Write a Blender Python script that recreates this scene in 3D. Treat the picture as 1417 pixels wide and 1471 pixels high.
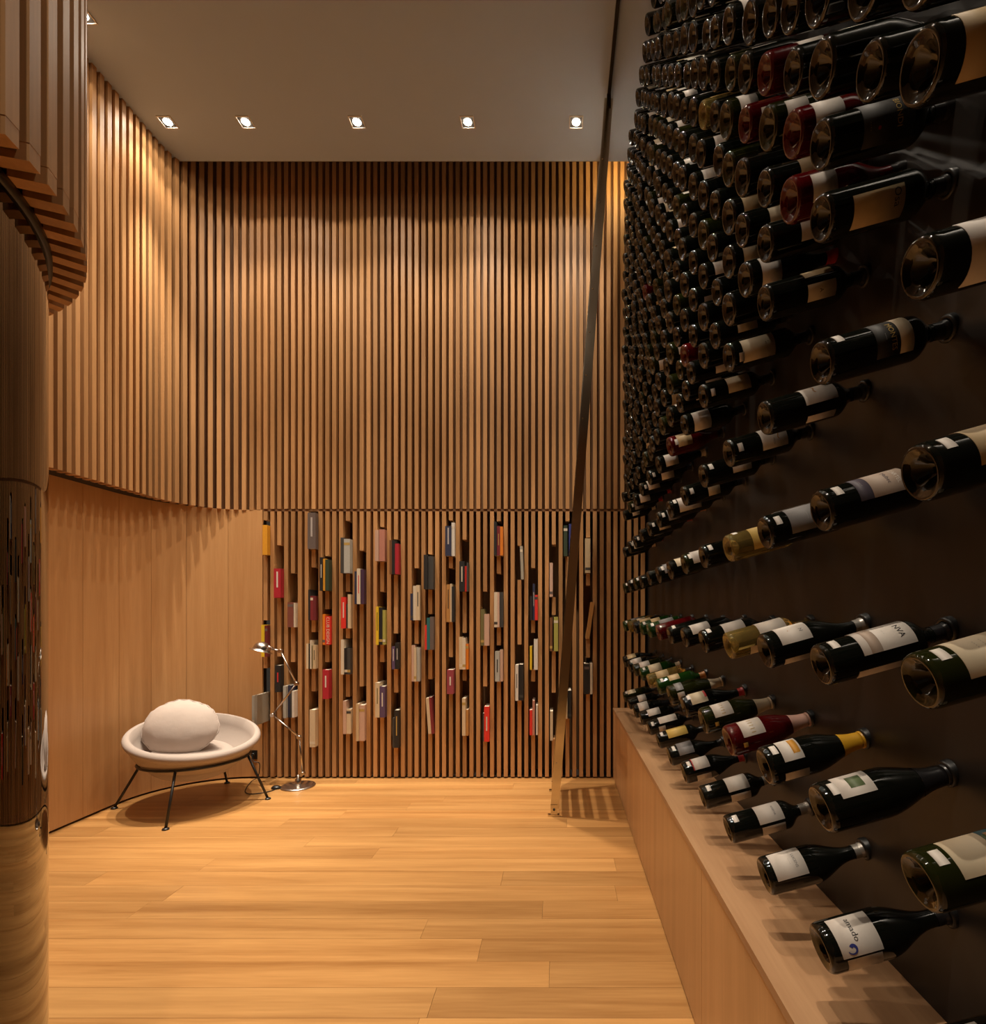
import bpy, math, random
from mathutils import Matrix, Vector, Euler

for o in list(bpy.data.objects):
    bpy.data.objects.remove(o, do_unlink=True)
scene = bpy.context.scene
C = scene.collection
PI = math.pi
R = math.radians
random.seed(7)

# ------------------------------------------------------------------ camera
CAMZ = 1.3
FPX, VPX, VPY = 770.0, 803.0, 882.0          # focal length and vanishing point of the 1417 x 1471 frame
cam_d = bpy.data.cameras.new('camera')
cam_d.sensor_fit = 'HORIZONTAL'
cam_d.sensor_width = 36.0
cam_d.lens = 36.0 * FPX / 1417.0
cam_d.shift_x = (708.5 - VPX) / 1417.0
cam_d.shift_y = (VPY - 735.5) / 1417.0
cam_d.clip_start = 0.02
cam = bpy.data.objects.new('camera', cam_d)
cam.location = (0, 0, CAMZ)
cam.rotation_euler = (PI / 2, 0, 0)
C.objects.link(cam)
scene.camera = cam

# ------------------------------------------------------------------ world, exposure
world = bpy.data.worlds.new('world')
scene.world = world
world.use_nodes = True
bg = world.node_tree.nodes['Background']
bg.inputs['Color'].default_value = (1.0, 0.80, 0.60, 1)
bg.inputs['Strength'].default_value = 0.03
vs = scene.view_settings
vs.view_transform = 'Standard'
vs.look = 'None'
vs.exposure = 0.12
vs.gamma = 1.0
vs.use_curve_mapping = False

LIGHT_COL = (1.0, 0.86, 0.69)
BEAM_W = 500.0
FLOOD_W = 52.0
SPILL_W = 11.0
LED_STRENGTH = 60.0

# ------------------------------------------------------------------ room dimensions (metres)
WALL_X = 0.7055       # black bottle wall
BACK_Y = 4.24         # face of the back slats
CEIL_Z = 4.654
CEIL_END = 3.972
SPLIT_Z = 2.12        # where the upper slats end
PITCH = 0.05433
SLAT_X0 = -2.3215
LEFT_X = -3.01        # plywood panels
SLAT_LX = -2.84       # face of the upper left slats
FRONT_Y = -3.2


def zpix(v, d=BACK_Y):
    return CAMZ - (v - VPY) * d / FPX


def xpix(u, d=BACK_Y):
    return (u - VPX) * d / FPX


# ------------------------------------------------------------------ materials
MATS = {}


def nt(name):
    m = bpy.data.materials.new(name)
    m.use_nodes = True
    n = m.node_tree.nodes
    b = n['Principled BSDF']
    MATS[name] = m
    return m, n, m.node_tree.links, b


def plain(name, col, rough=0.5, metal=0.0, spec=0.5, trans=0.0, ior=1.5, noise=0.0, nscale=40, bump=0.0, coat=0.0):
    m, n, l, b = nt(name)
    b.inputs['Base Color'].default_value = (*col, 1)
    b.inputs['Roughness'].default_value = rough
    b.inputs['Metallic'].default_value = metal
    b.inputs['Specular IOR Level'].default_value = spec
    b.inputs['Transmission Weight'].default_value = trans
    b.inputs['IOR'].default_value = ior
    b.inputs['Coat Weight'].default_value = coat
    tc = n.new('ShaderNodeTexCoord')
    nz = n.new('ShaderNodeTexNoise')
    nz.inputs['Scale'].default_value = nscale
    nz.inputs['Detail'].default_value = 4
    l.new(tc.outputs['Object'], nz.inputs['Vector'])
    if noise > 0:
        mx = n.new('ShaderNodeMix')
        mx.data_type = 'RGBA'
        mx.inputs['A'].default_value = (*[max(0, c * (1 - noise)) for c in col], 1)
        mx.inputs['B'].default_value = (*[min(1, c * (1 + noise)) for c in col], 1)
        l.new(nz.outputs['Fac'], mx.inputs['Factor'])
        l.new(mx.outputs['Result'], b.inputs['Base Color'])
    if bump > 0:
        bp = n.new('ShaderNodeBump')
        bp.inputs['Strength'].default_value = bump
        bp.inputs['Distance'].default_value = 0.004
        l.new(nz.outputs['Fac'], bp.inputs['Height'])
        l.new(bp.outputs['Normal'], b.inputs['Normal'])
    return m


def wood(name, c1, c2, axis='Z', rough=0.42, var=0.22, fine=1.0, coarse=1.0, spec=0.35):
    """grain along one world axis, tone differing from board to board"""
    m, n, l, b = nt(name)
    geo = n.new('ShaderNodeNewGeometry')
    oi = n.new('ShaderNodeObjectInfo')
    off = n.new('ShaderNodeVectorMath')
    off.operation = 'SCALE'
    off.inputs[0].default_value = (17.3, 29.1, 11.7)
    l.new(oi.outputs['Random'], off.inputs['Scale'])
    add = n.new('ShaderNodeVectorMath')
    add.operation = 'ADD'
    l.new(geo.outputs['Position'], add.inputs[0])
    l.new(off.outputs['Vector'], add.inputs[1])
    sc = {'X': (0.05, 1, 1), 'Y': (1, 0.05, 1), 'Z': (1, 1, 0.05)}[axis]
    mp = n.new('ShaderNodeVectorMath')
    mp.operation = 'MULTIPLY'
    mp.inputs[1].default_value = sc
    l.new(add.outputs['Vector'], mp.inputs[0])
    n1 = n.new('ShaderNodeTexNoise')
    n1.inputs['Scale'].default_value = 14 * coarse
    n1.inputs['Detail'].default_value = 5
    n1.inputs['Distortion'].default_value = 0.6
    l.new(mp.outputs['Vector'], n1.inputs['Vector'])
    n2 = n.new('ShaderNodeTexNoise')
    n2.inputs['Scale'].default_value = 120 * fine
    n2.inputs['Detail'].default_value = 3
    l.new(mp.outputs['Vector'], n2.inputs['Vector'])
    a = n.new('ShaderNodeMath')
    a.operation = 'MULTIPLY_ADD'
    l.new(n2.outputs['Fac'], a.inputs[0])
    a.inputs[1].default_value = 0.35
    l.new(n1.outputs['Fac'], a.inputs[2])
    rp = n.new('ShaderNodeValToRGB')
    rp.color_ramp.elements[0].position = 0.42
    rp.color_ramp.elements[0].color = (*c1, 1)
    rp.color_ramp.elements[1].position = 0.92
    rp.color_ramp.elements[1].color = (*c2, 1)
    l.new(a.outputs['Value'], rp.inputs['Fac'])
    hv = n.new('ShaderNodeHueSaturation')
    mr = n.new('ShaderNodeMapRange')
    mr.inputs['To Min'].default_value = 1 - var
    mr.inputs['To Max'].default_value = 1 + var
    l.new(oi.outputs['Random'], mr.inputs['Value'])
    l.new(mr.outputs['Result'], hv.inputs['Value'])
    l.new(rp.outputs['Color'], hv.inputs['Color'])
    l.new(hv.outputs['Color'], b.inputs['Base Color'])
    b.inputs['Roughness'].default_value = rough
    b.inputs['Specular IOR Level'].default_value = spec
    bp = n.new('ShaderNodeBump')
    bp.inputs['Strength'].default_value = 0.12
    bp.inputs['Distance'].default_value = 0.002
    l.new(a.outputs['Value'], bp.inputs['Height'])
    l.new(bp.outputs['Normal'], b.inputs['Normal'])
    return m


def emis(name, col, strength):
    m, n, l, b = nt(name)
    b.inputs['Base Color'].default_value = (0, 0, 0, 1)
    b.inputs['Emission Color'].default_value = (*col, 1)
    b.inputs['Emission Strength'].default_value = strength
    return m


M_SLAT = wood('slat_wood', (0.37, 0.190, 0.074), (0.56, 0.305, 0.128), 'Z', 0.45, 0.16)
M_BACKING = wood('backing_wood', (0.17, 0.085, 0.036), (0.25, 0.13, 0.058), 'Z', 0.6, 0.05)
M_PLY = wood('plywood_panel', (0.52, 0.27, 0.105), (0.64, 0.36, 0.155), 'Z', 0.4, 0.07)
M_CAB = wood('cabinet_wood', (0.47, 0.26, 0.11), (0.58, 0.34, 0.155), 'Z', 0.38, 0.05)
M_TOP = wood('worktop_wood', (0.33, 0.175, 0.085), (0.46, 0.27, 0.14), 'Y', 0.4, 0.0)
M_FLOOR = wood('floor_plank_wood', (0.31, 0.14, 0.040), (0.56, 0.30, 0.105), 'X', 0.30, 0.16, 0.8, 0.7, spec=0.4)
M_SUB = plain('subfloor', (0.09, 0.05, 0.025), 0.8)
M_DARKGAP = plain('dark_gap', (0.02, 0.012, 0.008), 0.8)
M_CEIL = plain('ceiling_paint', (0.45, 0.54, 0.70), 0.85, noise=0.02, nscale=6)
M_BLACKWALL = plain('black_wall_panel', (0.016, 0.013, 0.011), 0.38, spec=0.35, noise=0.25, nscale=2.5)
M_MIRROR = plain('bronze_mirror', (0.085, 0.066, 0.044), 0.02, metal=1.0)
M_STEEL = plain('polished_steel', (0.66, 0.60, 0.50), 0.13, metal=1.0)
M_LAMP = plain('brushed_lamp_metal', (0.56, 0.51, 0.46), 0.26, metal=1.0, noise=0.1, nscale=60)
M_IRON = plain('black_iron', (0.012, 0.010, 0.009), 0.4)
M_RUBBER = plain('black_rubber', (.006, .006, .006), .4)
M_FABRIC = plain('beige_fabric', (0.40, 0.335, 0.295), 0.9, noise=0.06, nscale=220, bump=0.25)
M_SHELL = plain('bowl_shell', (0.38, 0.31, 0.25), 0.75, noise=0.06, nscale=60, bump=0.15)
M_CUSHION = plain('cushion_cotton', (0.48, 0.405, 0.36), 0.92, noise=0.05, nscale=14, bump=0.9)
M_TRIM = plain('downlight_trim', (0.70, 0.66, 0.60), 0.35, metal=0.4)
M_REFL = plain('downlight_reflector', (0.05, 0.045, 0.04), 0.5)
M_BULB = emis('downlight_lamp', (1.0, 0.86, 0.68), 120.0)
M_LED = emis('led_strip_light', (1.0, 0.70, 0.30), LED_STRENGTH)
M_TRACK = plain('ceiling_track_metal', (0.05, 0.045, 0.04), 0.35, metal=0.8)
M_WHITEPL = plain('white_plastic', (0.75, 0.72, 0.68), 0.4)
M_PAGES = plain('book_pages', (0.66, 0.58, 0.45), 0.9, noise=0.15, nscale=300)

# ------------------------------------------------------------------ mesh helpers


class MB:
    def __init__(self):
        self.v = []
        self.f = []
        self.m = []
        self.sm = []

    def quad(self, idx, mi=0, smooth=False):
        self.f.append(tuple(idx))
        self.m.append(mi)
        self.sm.append(smooth)

    def box(self, x0, x1, y0, y1, z0, z1, mi=0, M=None):
        b = len(self.v)
        pts = [(x0, y0, z0), (x1, y0, z0), (x1, y1, z0), (x0, y1, z0),
               (x0, y0, z1), (x1, y0, z1), (x1, y1, z1), (x0, y1, z1)]
        if M is not None:
            pts = [tuple(M @ Vector(p)) for p in pts]
        self.v += pts
        for q in ((0, 3, 2, 1), (4, 5, 6, 7), (0, 1, 5, 4), (1, 2, 6, 5), (2, 3, 7, 6), (3, 0, 4, 7)):
            self.quad([b + i for i in q], mi)
        return self

    def lathe(self, prof, n=24, mi=0, M=None, smooth=True, sweep=2 * PI, start=0.0):
        """prof: list of (r, z); closed revolution about z"""
        b = len(self.v)
        full = abs(sweep - 2 * PI) < 1e-6
        cols = n if full else n + 1
        for r, z in prof:
            for k in range(cols):
                a = start + sweep * k / n
                p = Vector((r * math.cos(a), r * math.sin(a), z))
                self.v.append(tuple(M @ p) if M is not None else tuple(p))
        for i in range(len(prof) - 1):
            for k in range(n):
                k2 = (k + 1) % cols
                q = (b + i * cols + k, b + i * cols + k2, b + (i + 1) * cols + k2, b + (i + 1) * cols + k)
                self.quad(q, mi, smooth)
        return self

    def tube(self, pts, r, n=8, mi=0, closed=False, smooth=True, caps=True):
        pts = [Vector(p) for p in pts]
        b = len(self.v)
        N = len(pts)
        rr = r if isinstance(r, (list, tuple)) else [r] * N
        prev = None
        for i, p in enumerate(pts):
            if closed:
                t = (pts[(i + 1) % N] - pts[i - 1]).normalized()
            else:
                t = (pts[min(i + 1, N - 1)] - pts[max(i - 1, 0)]).normalized()
            up = Vector((0, 0, 1)) if abs(t.z) < 0.95 else Vector((1, 0, 0))
            if prev is not None:
                up = prev
            s = t.cross(up).normalized()
            u = s.cross(t).normalized()
            prev = u
            for k in range(n):
                a = 2 * PI * k / n
                self.v.append(tuple(p + (s * math.cos(a) + u * math.sin(a)) * rr[i]))
        for i in range(N if closed else N - 1):
            j = (i + 1) % N
            for k in range(n):
                k2 = (k + 1) % n
                self.quad((b + i * n + k, b + i * n + k2, b + j * n + k2, b + j * n + k), mi, smooth)
        if not closed and caps:
            self.quad([b + k for k in range(n)][::-1], mi)
            self.quad([b + (N - 1) * n + k for k in range(n)], mi)
        return self

    def mesh(self, name, mats):
        me = bpy.data.meshes.new(name)
        me.from_pydata(self.v, [], self.f)
        for m in (mats if isinstance(mats, (list, tuple)) else [mats]):
            me.materials.append(m)
        me.polygons.foreach_set('material_index', self.m)
        me.polygons.foreach_set('use_smooth', self.sm)
        me.update()
        return me

    def build(self, name, mats, parent=None):
        return put(name, self.mesh(name, mats), parent)


def put(name, me, parent=None, loc=None, rot=None, scale=None):
    o = bpy.data.objects.new(name, me)
    C.objects.link(o)
    if parent is not None:
        o.parent = parent
    if loc is not None:
        o.location = loc
    if rot is not None:
        o.rotation_euler = rot
    if scale is not None:
        o.scale = scale
    return o


def thing(name, label, cat, loc=(0, 0, 0), rz=0.0, group=None):
    o = bpy.data.objects.new(name, None)
    o.empty_display_size = 0.05
    C.objects.link(o)
    o.location = loc
    o.rotation_euler = (0, 0, rz)
    return tag(o, label, cat, group)


def tag(o, label, cat, group=None):
    o['label'] = label
    o['category'] = cat
    if group:
        o['group'] = group
    return o


def struct(o, label=None, cat=None):
    o['kind'] = 'structure'
    if label:
        o['label'] = label
    if cat:
        o['category'] = cat
    return o


_unit = {}


def unit_box(mat):
    if mat.name not in _unit:
        _unit[mat.name] = MB().box(-.5, .5, -.5, .5, -.5, .5).mesh('unit_' + mat.name, mat)
    return _unit[mat.name]


def slab(name, mat, parent, x0, x1, y0, y1, z0, z1, rz=0.0):
    return put(name, unit_box(mat), parent, ((x0 + x1) / 2, (y0 + y1) / 2, (z0 + z1) / 2), (0, 0, rz),
               (abs(x1 - x0), abs(y1 - y0), abs(z1 - z0)))


# ================================================================== STRUCTURE
# ---- floor: planks running across the room
fl = MB().box(-3.3, WALL_X + .05, FRONT_Y, BACK_Y + .28, -0.06, -0.012).build('floor', M_SUB)
struct(fl, 'warm honey wood plank floor of wide boards', 'floor')
rnd = random.Random(3)
y = 4.135
rows = 0
ends_known = {2.148: [xpix(689, 2.07)], 1.867: [xpix(624, 1.80)]}
yy = BACK_Y + .27
ys = [1.725 + .1405 * i for i in range(-36, 20)]
for y0 in ys:
    if y0 < FRONT_Y or y0 > BACK_Y + .2:
        continue
    y1 = min(y0 + .1405, BACK_Y + .28)
    x = -3.28 - rnd.uniform(0, 1.9)
    special = None
    if abs(y0 - (1.725 + .1405 * 0)) < .01:
        special = -.425
    if abs(y0 - (1.725 + .1405 * 2)) < .01:
        special = -.306
    joints = []
    if special is not None:
        joints = [special - 2.15, special, special + 2.1]
    else:
        x += rnd.uniform(1.6, 2.2)
        while x < WALL_X:
            joints.append(x)
            x += rnd.uniform(1.7, 2.3)
    xs = [-3.28] + [j for j in joints if -3.1 < j < WALL_X - .15] + [WALL_X + .03]
    for a, b in zip(xs[:-1], xs[1:]):
        slab('plank', M_FLOOR, fl, a + .0005, b - .0005, y0 + .0004, y1 - .0004, -0.014, 0.0 - rnd.uniform(0, .0006))

# ---- ceiling slab, ends short of the back wall
ce = MB().box(-3.3, WALL_X + .25, FRONT_Y, CEIL_END, CEIL_Z, CEIL_Z + .05).build('ceiling', M_CEIL)
struct(ce, 'plain pale grey painted ceiling', 'ceiling')
MB().box(-3.3, WALL_X + .25, CEIL_END, BACK_Y + .3, 5.3, 5.34).build('recess_cover', M_DARKGAP, ce)

# ---- back wall: backing sheets, lower fins with book niches, upper slats
wb = MB().box(-2.35, WALL_X + .25, BACK_Y + .20, BACK_Y + .28, 0, SPLIT_Z).build('wall_back', M_BACKING)
struct(wb, 'back wall of vertical wooden slats with book niches', 'wall')
MB().box(-2.40, WALL_X + .25, BACK_Y + .060, BACK_Y + .10, SPLIT_Z + .01, 5.3).build('backing_board', M_BACKING, wb)
MB().box(-2.35, WALL_X + .2, BACK_Y + .012, BACK_Y + .20, SPLIT_Z - .006, SPLIT_Z + .010).build('divider_board', M_BACKING, wb)
MB().box(-2.35, WALL_X + .2, BACK_Y + .03, BACK_Y + .2, 0.0, .014).build('toe_board', M_DARKGAP, wb)

SW = 0.0305          # slat width
FIN_D = 0.15
LOW_Z0, LOW_Z1 = 0.012, SPLIT_Z - .008

# niches: slat index -> list of (y of opening top, y of opening bottom) in frame pixels, read as heights on the slat face
# books: (x0, x1, ytop, ybottom, colour, options)
N = {}
N[0] = [(747, 798, [(381, 388, 753, 796, 'amber', {})]),
        (891, 943, [(380, 384.5, 896, 942, 'yellow', {}), (385, 389, 897, 942, 'maroon', {})]),
        (960, 1036, [(366, 369.5, 993, 1035, 'pale grey', {'proud': .15}), (370, 374, 991, 1034, 'stone grey', {'proud': .15})])]
N[2] = [(783, 859, [(398, 408, 816, 858, 'crimson', {'mark': 'white'})]),
        (943, 993, [(400, 408, 954, 992.5, 'black', {'mark': 'red'})])]
N[4] = [(823.5, 901, [(415.7, 424, 864, 900, 'russet', {}), (425.5, 428, 865, 900, 'ivory', {})]),
        (951, 1029, [(411, 416, 983, 1029, 'pale grey', {'proud': .08}), (416, 421, 982, 1028, 'navy', {}),
                     (421, 424, 990, 1028, 'charcoal', {}), (424, 428, 990, 1028, 'white', {})])]
N[7] = [(734, 789.5, [(444.5, 456, 737, 789, 'taupe', {'mark': 'silver'})]),
        (815, 891, [(445, 448, 846, 890, 'black', {}), (448, 452, 855, 890, 'oxblood', {}), (452.5, 456.5, 855, 890, 'maroon', {})]),
        (908, 960, [(439, 443, 924, 960, 'cream', {}), (443, 446.5, 924, 960, 'black', {}), (446.5, 449, 919, 960, 'ivory', {}),
                    (449.5, 452, 927, 960, 'olive', {}), (452, 457.5, 926, 960, 'sand', {'mark': 'black'})]),
        (993, 1071, [(448.7, 456.5, 1017, 1070.5, 'cream', {})])]
N[9] = [(798.4, 849, [(462.5, 467, 801, 849, 'black', {'mark': 'white'}), (467, 471, 803, 849, 'amber', {}), (471, 476.5, 804, 849, 'forest green', {})]),
        (875, 926, [(465, 468.5, 881, 925, 'orange', {}), (468.5, 476, 884, 925, 'scarlet', {'text': 'CLUB DESIGN'})]),
        (951, 1002.6, [(468, 477, 960, 1002, 'crimson', {'mark': 'white'})])]
N[12] = [(748, 824, [(488, 494.5, 772, 823, 'charcoal', {}), (494.5, 505.5, 774, 823, 'pale grey', {})]),
         (850, 902.6, [(488.5, 497, 856, 901, 'scarlet', {'mark': 'white'}), (497, 500, 866, 901, 'charcoal', {}), (500, 505.5, 852, 901, 'cream', {})]),
         (917, 968, [(491, 495.5, 917.6, 967.5, 'ivory', {}), (495.5, 500.5, 930, 967.5, 'black', {}), (501, 505.5, 930, 967.5, 'charcoal', {})]),
         (1001, 1053, [(493, 497.5, 1005, 1052.5, 'blush', {}), (498, 504.5, 1017, 1052.5, 'cream', {})])]
N[14] = [(790.8, 868, [(510.5, 514.5, 820, 867, 'navy', {}), (514.5, 520, 816, 867, 'ivory', {'mark': 'red'}), (520, 525.5, 817, 867, 'plum', {})]),
         (986, 1063, [(512.5, 516.5, 1009, 1062.5, 'sand', {}), (517, 525, 1011, 1062.5, 'blush', {})])]
N[17] = [(756.6, 807, [(538, 544.5, 762, 806.5, 'blush', {}), (545, 555, 761, 806.5, 'salmon', {})]),
         (850, 926, [(540, 544.5, 871, 926, 'yellow', {'mark': 'black'}), (545, 550.5, 872, 926, 'black', {}), (551, 555.5, 876, 926, 'lime', {})]),
         (951, 1029, [(539, 546, 979, 1029, 'cream', {'mark': 'olive'}), (547, 555, 984, 1028.5, 'purple', {'mark': 'white'})])]
N[19] = [(774.5, 825.6, [(562.5, 566, 776, 825, 'brown', {}), (566, 571, 776, 825, 'black', {}), (571, 576.5, 781, 825, 'crimson', {})]),
         (910, 960.7, [(565, 569.5, 928, 960.5, 'purple', {'mark': 'white'}), (570, 576, 922.6, 960.5, 'black', {'mark': 'silver'})]),
         (995, 1072.5, [(566, 568.5, 1029, 1072, 'charcoal', {}), (569, 576, 1018, 1072, 'black', {'mark': 'gold'})])]
N[22] = [(816, 891, [(592, 596, 852, 890.5, 'navy', {}), (596, 600.5, 841, 890.5, 'ivory', {}), (600.5, 606, 840, 890.5, 'cream', {'mark': 'black'})]),
         (925, 978, [(592.5, 596, 925.5, 977.5, 'blush', {}), (596.5, 600, 928.5, 977.5, 'cream', {}), (601, 605.5, 929, 977.5, 'pale grey', {})])]
N[24] = [(796, 847, [(611, 616.5, 797, 846.5, 'black', {}), (617, 625, 799, 846.5, 'charcoal', {})]),
         (882, 933, [(613, 616, 897, 932.5, 'scarlet', {}), (616, 620.5, 886.5, 932.5, 'teal', {}), (620.5, 626, 885, 932.5, 'taupe', {})]),
         (975.6, 1053, [(617.5, 622, 1001, 1052.5, 'cream', {'roll': -4}), (622.5, 626, 1000, 1052.5, 'oxblood', {'roll': -4})])]
N[27] = [(747, 799.5, [(641.5, 650.5, 756, 799, 'navy', {'mark': 'silver'}), (651, 655.5, 751, 799, 'white', {})]),
         (816, 893.5, [(642, 647.5, 839, 893, 'ochre', {'mark': 'black'}), (647.5, 650, 838, 893, 'cream', {}), (651, 655, 842, 893, 'black', {})]),
         (944, 995.6, [(642.5, 652, 960, 995, 'raspberry', {'mark': 'white'})])]
N[29] = [(775, 850, [(661.5, 669, 806, 849.5, 'black', {'mark': 'ivory'}), (669.5, 672.5, 813, 849.5, 'scarlet', {}), (672.5, 675, 808, 849.5, 'charcoal', {})]),
         (909, 961, [(661, 666, 914, 960.5, 'cream', {}), (666.5, 671, 915, 960.5, 'ivory', {}), (671.5, 675.5, 924, 960.5, 'orange', {})]),
         (977.7, 1055, [(666.5, 671.5, 1000.6, 1054.5, 'cream', {}), (672, 675.8, 1017, 1054.5, 'ochre', {})])]
N[32] = [(849.6, 927, [(690.5, 695.5, 874, 926.5, 'olive', {}), (696, 703, 881, 926.5, 'blush', {})]),
         (986, 1064, [(696, 698, 1023, 1063.5, 'charcoal', {}), (698, 705.5, 1013, 1063.5, 'scarlet', {'mark': 'white'})])]
N[34] = [(748.4, 799, [(710, 714, 750, 798.5, 'black', {}), (714, 719, 756, 798.5, 'oxblood', {'mark': 'gold'}), (719, 723, 757, 798.5, 'orange', {})]),
         (824, 901, [(710, 715, 850, 900.5, 'ivory', {}), (715, 718, 850, 900.5, 'blush', {}), (718, 723, 850, 900.5, 'charcoal', {})]),
         (927, 978, [(711.5, 718, 934, 977.5, 'pale grey', {'mark': 'black'}), (718.4, 722.5, 932, 977.5, 'blush', {})])]
N[37] = [(783.5, 833, [(749, 753, 785, 833, 'stone grey', {'roll': -2})]),
         (925.8, 1005, [(740.5, 745, 953, 1004.5, 'white', {'mark': 'black'}), (745.4, 752, 952.5, 1004.5, 'black', {})])]
N[39] = [(815.8, 891, [(761.5, 765, 856, 890.5, 'black', {}), (765.5, 768.5, 838, 890.5, 'navy', {'mark': 'ivory'}), (768.6, 772.8, 854, 890.5, 'scarlet', {})]),
         (909, 961.5, [(761.5, 764.4, 927, 961, 'yellow', {}), (767.5, 773, 917, 961, 'white', {})]),
         (979, 1054.5, [(761, 765, 1018, 1054, 'scarlet', {}), (765.2, 768.5, 1004, 1054, 'salmon', {}), (770.5, 773, 1011, 1054, 'white', {})])]
N[42] = [(782, 857.7, [(789.8, 794.4, 808, 857, 'blush', {})]),
         (883.4, 935, [(790, 794, 886, 934.5, 'brown', {}), (796, 802, 885, 934.5, 'lime', {})]),
         (995, 1062, [(790.5, 794.5, 1019, 1061.5, 'cream', {})])]
N[44] = [(748, 799.5, [(810, 815.5, 755, 799, 'forest green', {}), (817.5, 822, 753, 799, 'royal blue', {})]),
         (960, 1031, [(811, 815.5, 987, 1030.5, 'sand', {}), (816, 821, 990, 1030.5, 'black', {})])]
N[47] = [(772, 823.5, [(841, 848.5, 773.5, 823, 'sand', {})]),
         (841, 917.6, [(842, 847, 864, 917, 'ochre', {'roll': 8})]),
         (944.5, 996, [(839.5, 847, 952, 995.5, 'black', {}), (848, 851.5, 951, 995.5, 'ivory', {})])]

for i in range(0, 58):
    xc = SLAT_X0 + PITCH * i
    if xc > WALL_X + .15:
        break
    # upper slat
    slab('slat', M_SLAT, wb, xc - SW / 2, xc + SW / 2, BACK_Y, BACK_Y + .062, SPLIT_Z + .012, 5.28)
    # lower fin, interrupted by its niches
    z1 = LOW_Z1
    for nt_, nb_, bk in N.get(i, []):
        zt, zb = zpix(nt_), zpix(nb_)
        if z1 - zt > .012:
            slab('slat', M_SLAT, wb, xc - SW / 2, xc + SW / 2, BACK_Y, BACK_Y + FIN_D, zt, z1)
        z1 = zb
    slab('slat', M_SLAT, wb, xc - SW / 2, xc + SW / 2, BACK_Y, BACK_Y + FIN_D, LOW_Z0, z1)

# ---- left wall: curved plywood panels below, slats above
PC = (-2.41, 3.64)
PR = 0.60
SCC = (SLAT_LX + .45, BACK_Y - .45)
SR = 0.45


def ply_path(s0, s1, off=0.0):
    """plan polyline of the plywood face between arc positions (s=0 at the slat end, growing along the wall to the front)"""
    L1 = PC[0] - 0 - (-2.345)   # unused sign
    pts = []
    flat = (-2.345) - PC[0]
    arc = PR * PI / 2
    n = max(2, int((s1 - s0) / .03))
    for k in range(n + 1):
        s = s0 + (s1 - s0) * k / n
        if s < flat:
            pts.append((-2.345 - s, BACK_Y + off))
        elif s < flat + arc:
            a = (s - flat) / PR
            r = PR + off
            pts.append((PC[0] - r * math.sin(a), PC[1] + r * math.cos(a)))
        else:
            pts.append((PC[0] - PR - off, PC[1] - (s - flat - arc)))
    return pts


def strip(path_a, path_b, z0, z1):
    mb = MB()
    n = len(path_a)
    for (p, q) in zip(path_a, path_b):
        mb.v += [(p[0], p[1], z0), (p[0], p[1], z1), (q[0], q[1], z1), (q[0], q[1], z0)]
    for k in range(n - 1):
        a, b = 4 * k, 4 * (k + 1)
        for e in range(4):
            e2 = (e + 1) % 4
            mb.quad((a + e, b + e, b + e2, a + e2))
    mb.quad((0, 1, 2, 3))
    e = 4 * (n - 1)
    mb.quad((e + 3, e + 2, e + 1, e))
    return mb


flat = (-2.345) - PC[0]
arc = PR * PI / 2
wl = strip(ply_path(0, 6.4, .02), ply_path(0, 6.4, .06), 0.0, SPLIT_Z + .004).build('wall_left', M_DARKGAP)
struct(wl, 'curved left wall of plywood panels under vertical slats', 'wall')
# panel joints in the photograph at x = 378, 328, 268, 217, 171, 119 px
def s_of_x(u):
    best = None
    for k in range(4000):
        s = k * .0012
        p = ply_path(s, s + .001)[0]
        uu = VPX + FPX * p[0] / p[1]
        if best is None or abs(uu - u) < best[0]:
            best = (abs(uu - u), s)
    return best[1]


joints = [0.0] + [s_of_x(u) for u in (328, 268, 217, 171, 119)]
while joints[-1] < 6.4:
    joints.append(joints[-1] + .34)
for a, b in zip(joints[:-1], joints[1:]):
    strip(ply_path(a + .001, b - .001), ply_path(a + .001, b - .001, .018), 0.014, SPLIT_Z + .004).build('panel', M_PLY, wl)

# upper backing and slats on the curve and along the left
def up_path(off):
    pts = [(-2.38, BACK_Y + off)]
    for k in range(13):
        a = PI / 2 * k / 12
        pts.append((SCC[0] - (SR + off) * math.sin(a), SCC[1] + (SR + off) * math.cos(a)))
    pts.append((SCC[0] - SR - off, -2.6))
    return pts


strip(up_path(.06), up_path(.10), SPLIT_Z + .012, 5.28).build('backing_board', M_BACKING, wl)
strip(up_path(.058), up_path(.20), SPLIT_Z + .004, SPLIT_Z + .012).build('divider_board', M_DARKGAP, wl)
sl_mesh = {}
s = PITCH * .9
x_start = SLAT_X0 - PITCH
# flat bit, then arc, then straight
pos = []
x = x_start
while x > SCC[0]:
    pos.append((x, BACK_Y + .031, 0.0))
    x -= PITCH
rest = SCC[0] - x
nar = int(SR * PI / 2 / PITCH)
sarc = rest
LPITCH = .0562
while sarc < SR * PI / 2:
    a = sarc / SR
    r = SR + .031
    pos.append((SCC[0] - r * math.sin(a), SCC[1] + r * math.cos(a), a))
    sarc += LPITCH
yq = SCC[1] - (sarc - SR * PI / 2)
while yq > -.4:
    pos.append((SLAT_LX - .031, yq, PI / 2))
    yq -= LPITCH
for (px, py, a) in pos:
    top = 5.28 if py > CEIL_END + .02 else CEIL_Z + .002
    put('slat', unit_box(M_SLAT), wl, (px, py, (SPLIT_Z + top) / 2), (0, 0, a), (SW, .062, top - SPLIT_Z))

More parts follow.
